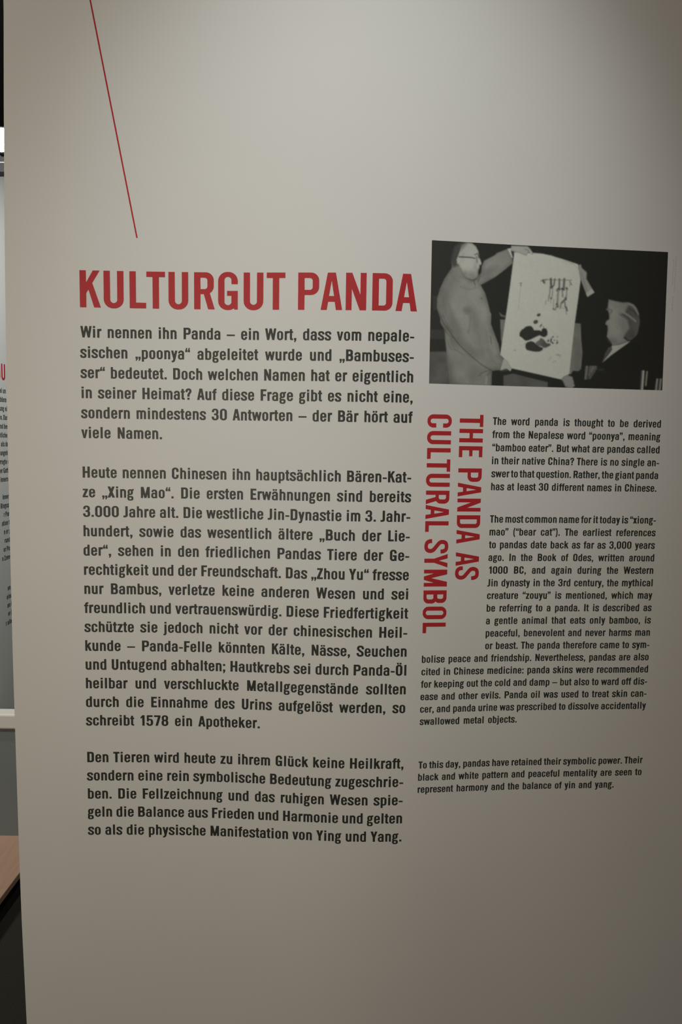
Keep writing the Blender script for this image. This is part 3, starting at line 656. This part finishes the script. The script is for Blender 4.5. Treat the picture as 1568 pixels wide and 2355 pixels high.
# second text panel, seen very obliquely
P2 = empty('text_panel', (-1.262, 3.2, PLZ), 'pale grey text panel seen edge-on behind the low partition', 'panel')
NTOP = EYE+1.03
PXX, PY0, PY1 = -1.262, 2.646, 3.75
link('board', at_root(box_mesh('board', (PXX-.03, PY0, PLZ), (PXX, PY1, NTOP), M_GREY, .0015), P2), P2)
def on_second(z):
    def f(P):
        V = np.stack([np.full(len(P), PXX+.0004), P[:, 0], P[:, 1]+z+EYE], 1); return V-np.array(P2.location)
    return f
h2 = empty('headline', (0, 0, 0), 'cropped red headline letters OU', None, P2)
def second_line(t, cap, y1, z, xs, tr, material, parent, name, letters=False):
    lay, wid, nsp = natural(t, xs, tr); wd = (wid+.3*nsp)*cap
    parts = line_parts(t, cap, y1-wd, y1, xs, tr, letters)
    if letters:
        for ch, P, F in parts: link(name, mesh(name, on_second(z)(P), F, material), parent)
    else: link(name, letters_mesh(name, parts, on_second(z), material), parent)
second_line('OU', .0592, PY0+.150, .2149, (1, 1), 0, M_RED, h2, 'letter', True)
FR = ['bei un', 'nddem', 'dung ei', 'en. Dar', 'und bes', 'etliche l', 'als der', 'angehie', 'erregte da', 'er Gattun', 'innern de']
EG = ['innerlert', 'Ringus der', 'r Pariser', 'ation folge', 'n er gewe', 'runde ein', 'er Panda R', 'n Zone er wo']
LG = ['en zeigen', 'einer Pand', 'an Gattung', 'er Pando L', 'r allerthin Ra']
p2p = empty('text_paragraph', (0, 0, 0), 'cropped dark text lines', None, P2)
ROW = .0328675
def row_end(k): return PY0+.150+.0030*k
for k, t in enumerate(FR): second_line(t, .0181, row_end(k), .1666-ROW*k, GXS, GTR, M_INK, p2p, 'text_line')
for k, t in enumerate(EG): second_line(t, .0181, row_end(k+12), .1666-ROW*(k+12), GXS, GTR, M_INK, p2p, 'text_line')
for k, t in enumerate(LG): second_line(t, .0181, row_end(k+22), .1666-ROW*(k+22.6), GXS, GTR, M_INK, p2p, 'text_line')
# lighting rail on top of that panel, and the lamp on it
RZ = EYE+.8975
rail = empty('lighting_rail', (-1.6, 2.622, RZ), 'dark metal lighting rail fixed across the end of the pale grey text panel', 'rail')
link('rail_body', at_root(box_mesh('rail_body', (-2.4, 2.600, RZ), (-1.09, 2.6455, RZ+.052), M_STEEL, .002), rail), rail)
link('highlight_strip', at_root(box_mesh('highlight_strip', (-2.398, 2.5975, RZ+.029), (-1.092, 2.6005, RZ+.033), M_GLINT), rail), rail, 'rail highlight made as a thin bright strip')  # the highlight along the rail's slot, put in as a lighter strip
def lathe(name, prof, material, seg=32):
    V = []; F = []
    for r, y in prof:
        for k in range(seg):
            a = 2*math.pi*k/seg; V.append((r*math.cos(a), y, r*math.sin(a)))
    n = len(prof)
    for j in range(n-1):
        for k in range(seg):
            a, b = j*seg+k, j*seg+(k+1) % seg; F.append((a, b, b+seg, a+seg))
    F.append(tuple(range(seg))[::-1]); F.append(tuple(range((n-1)*seg, n*seg)))
    return mesh(name, V, F, material, True)
LZ = RZ+.052
lamp = empty('spotlight', (-1.155, 2.622, LZ), 'glaring spotlight on the dark lighting rail at the left edge', 'lamp')
hz = .0445
link('mount', at_root(box_mesh('mount', (-1.167, 2.610, LZ), (-1.143, 2.634, LZ+.004), M_STEEL, .001), lamp), lamp)
hous = link('housing', lathe('housing', [(.026, .09), (.036, .085), (.041, .05), (.043, -.035), (.043, -.045), (.039, -.045), (.037, -.03)], M_STEEL), lamp)
hous.location = (0, 0, hz)
lens = link('lens', lathe('lens', [(.0385, -.034), (.0385, -.043), (.033, -.047), (.018, -.0495), (.002, -.050)], M_LENS), lamp, 'glowing lens')
lens.location = (0, 0, hz)
print('SPACES', SPACES)
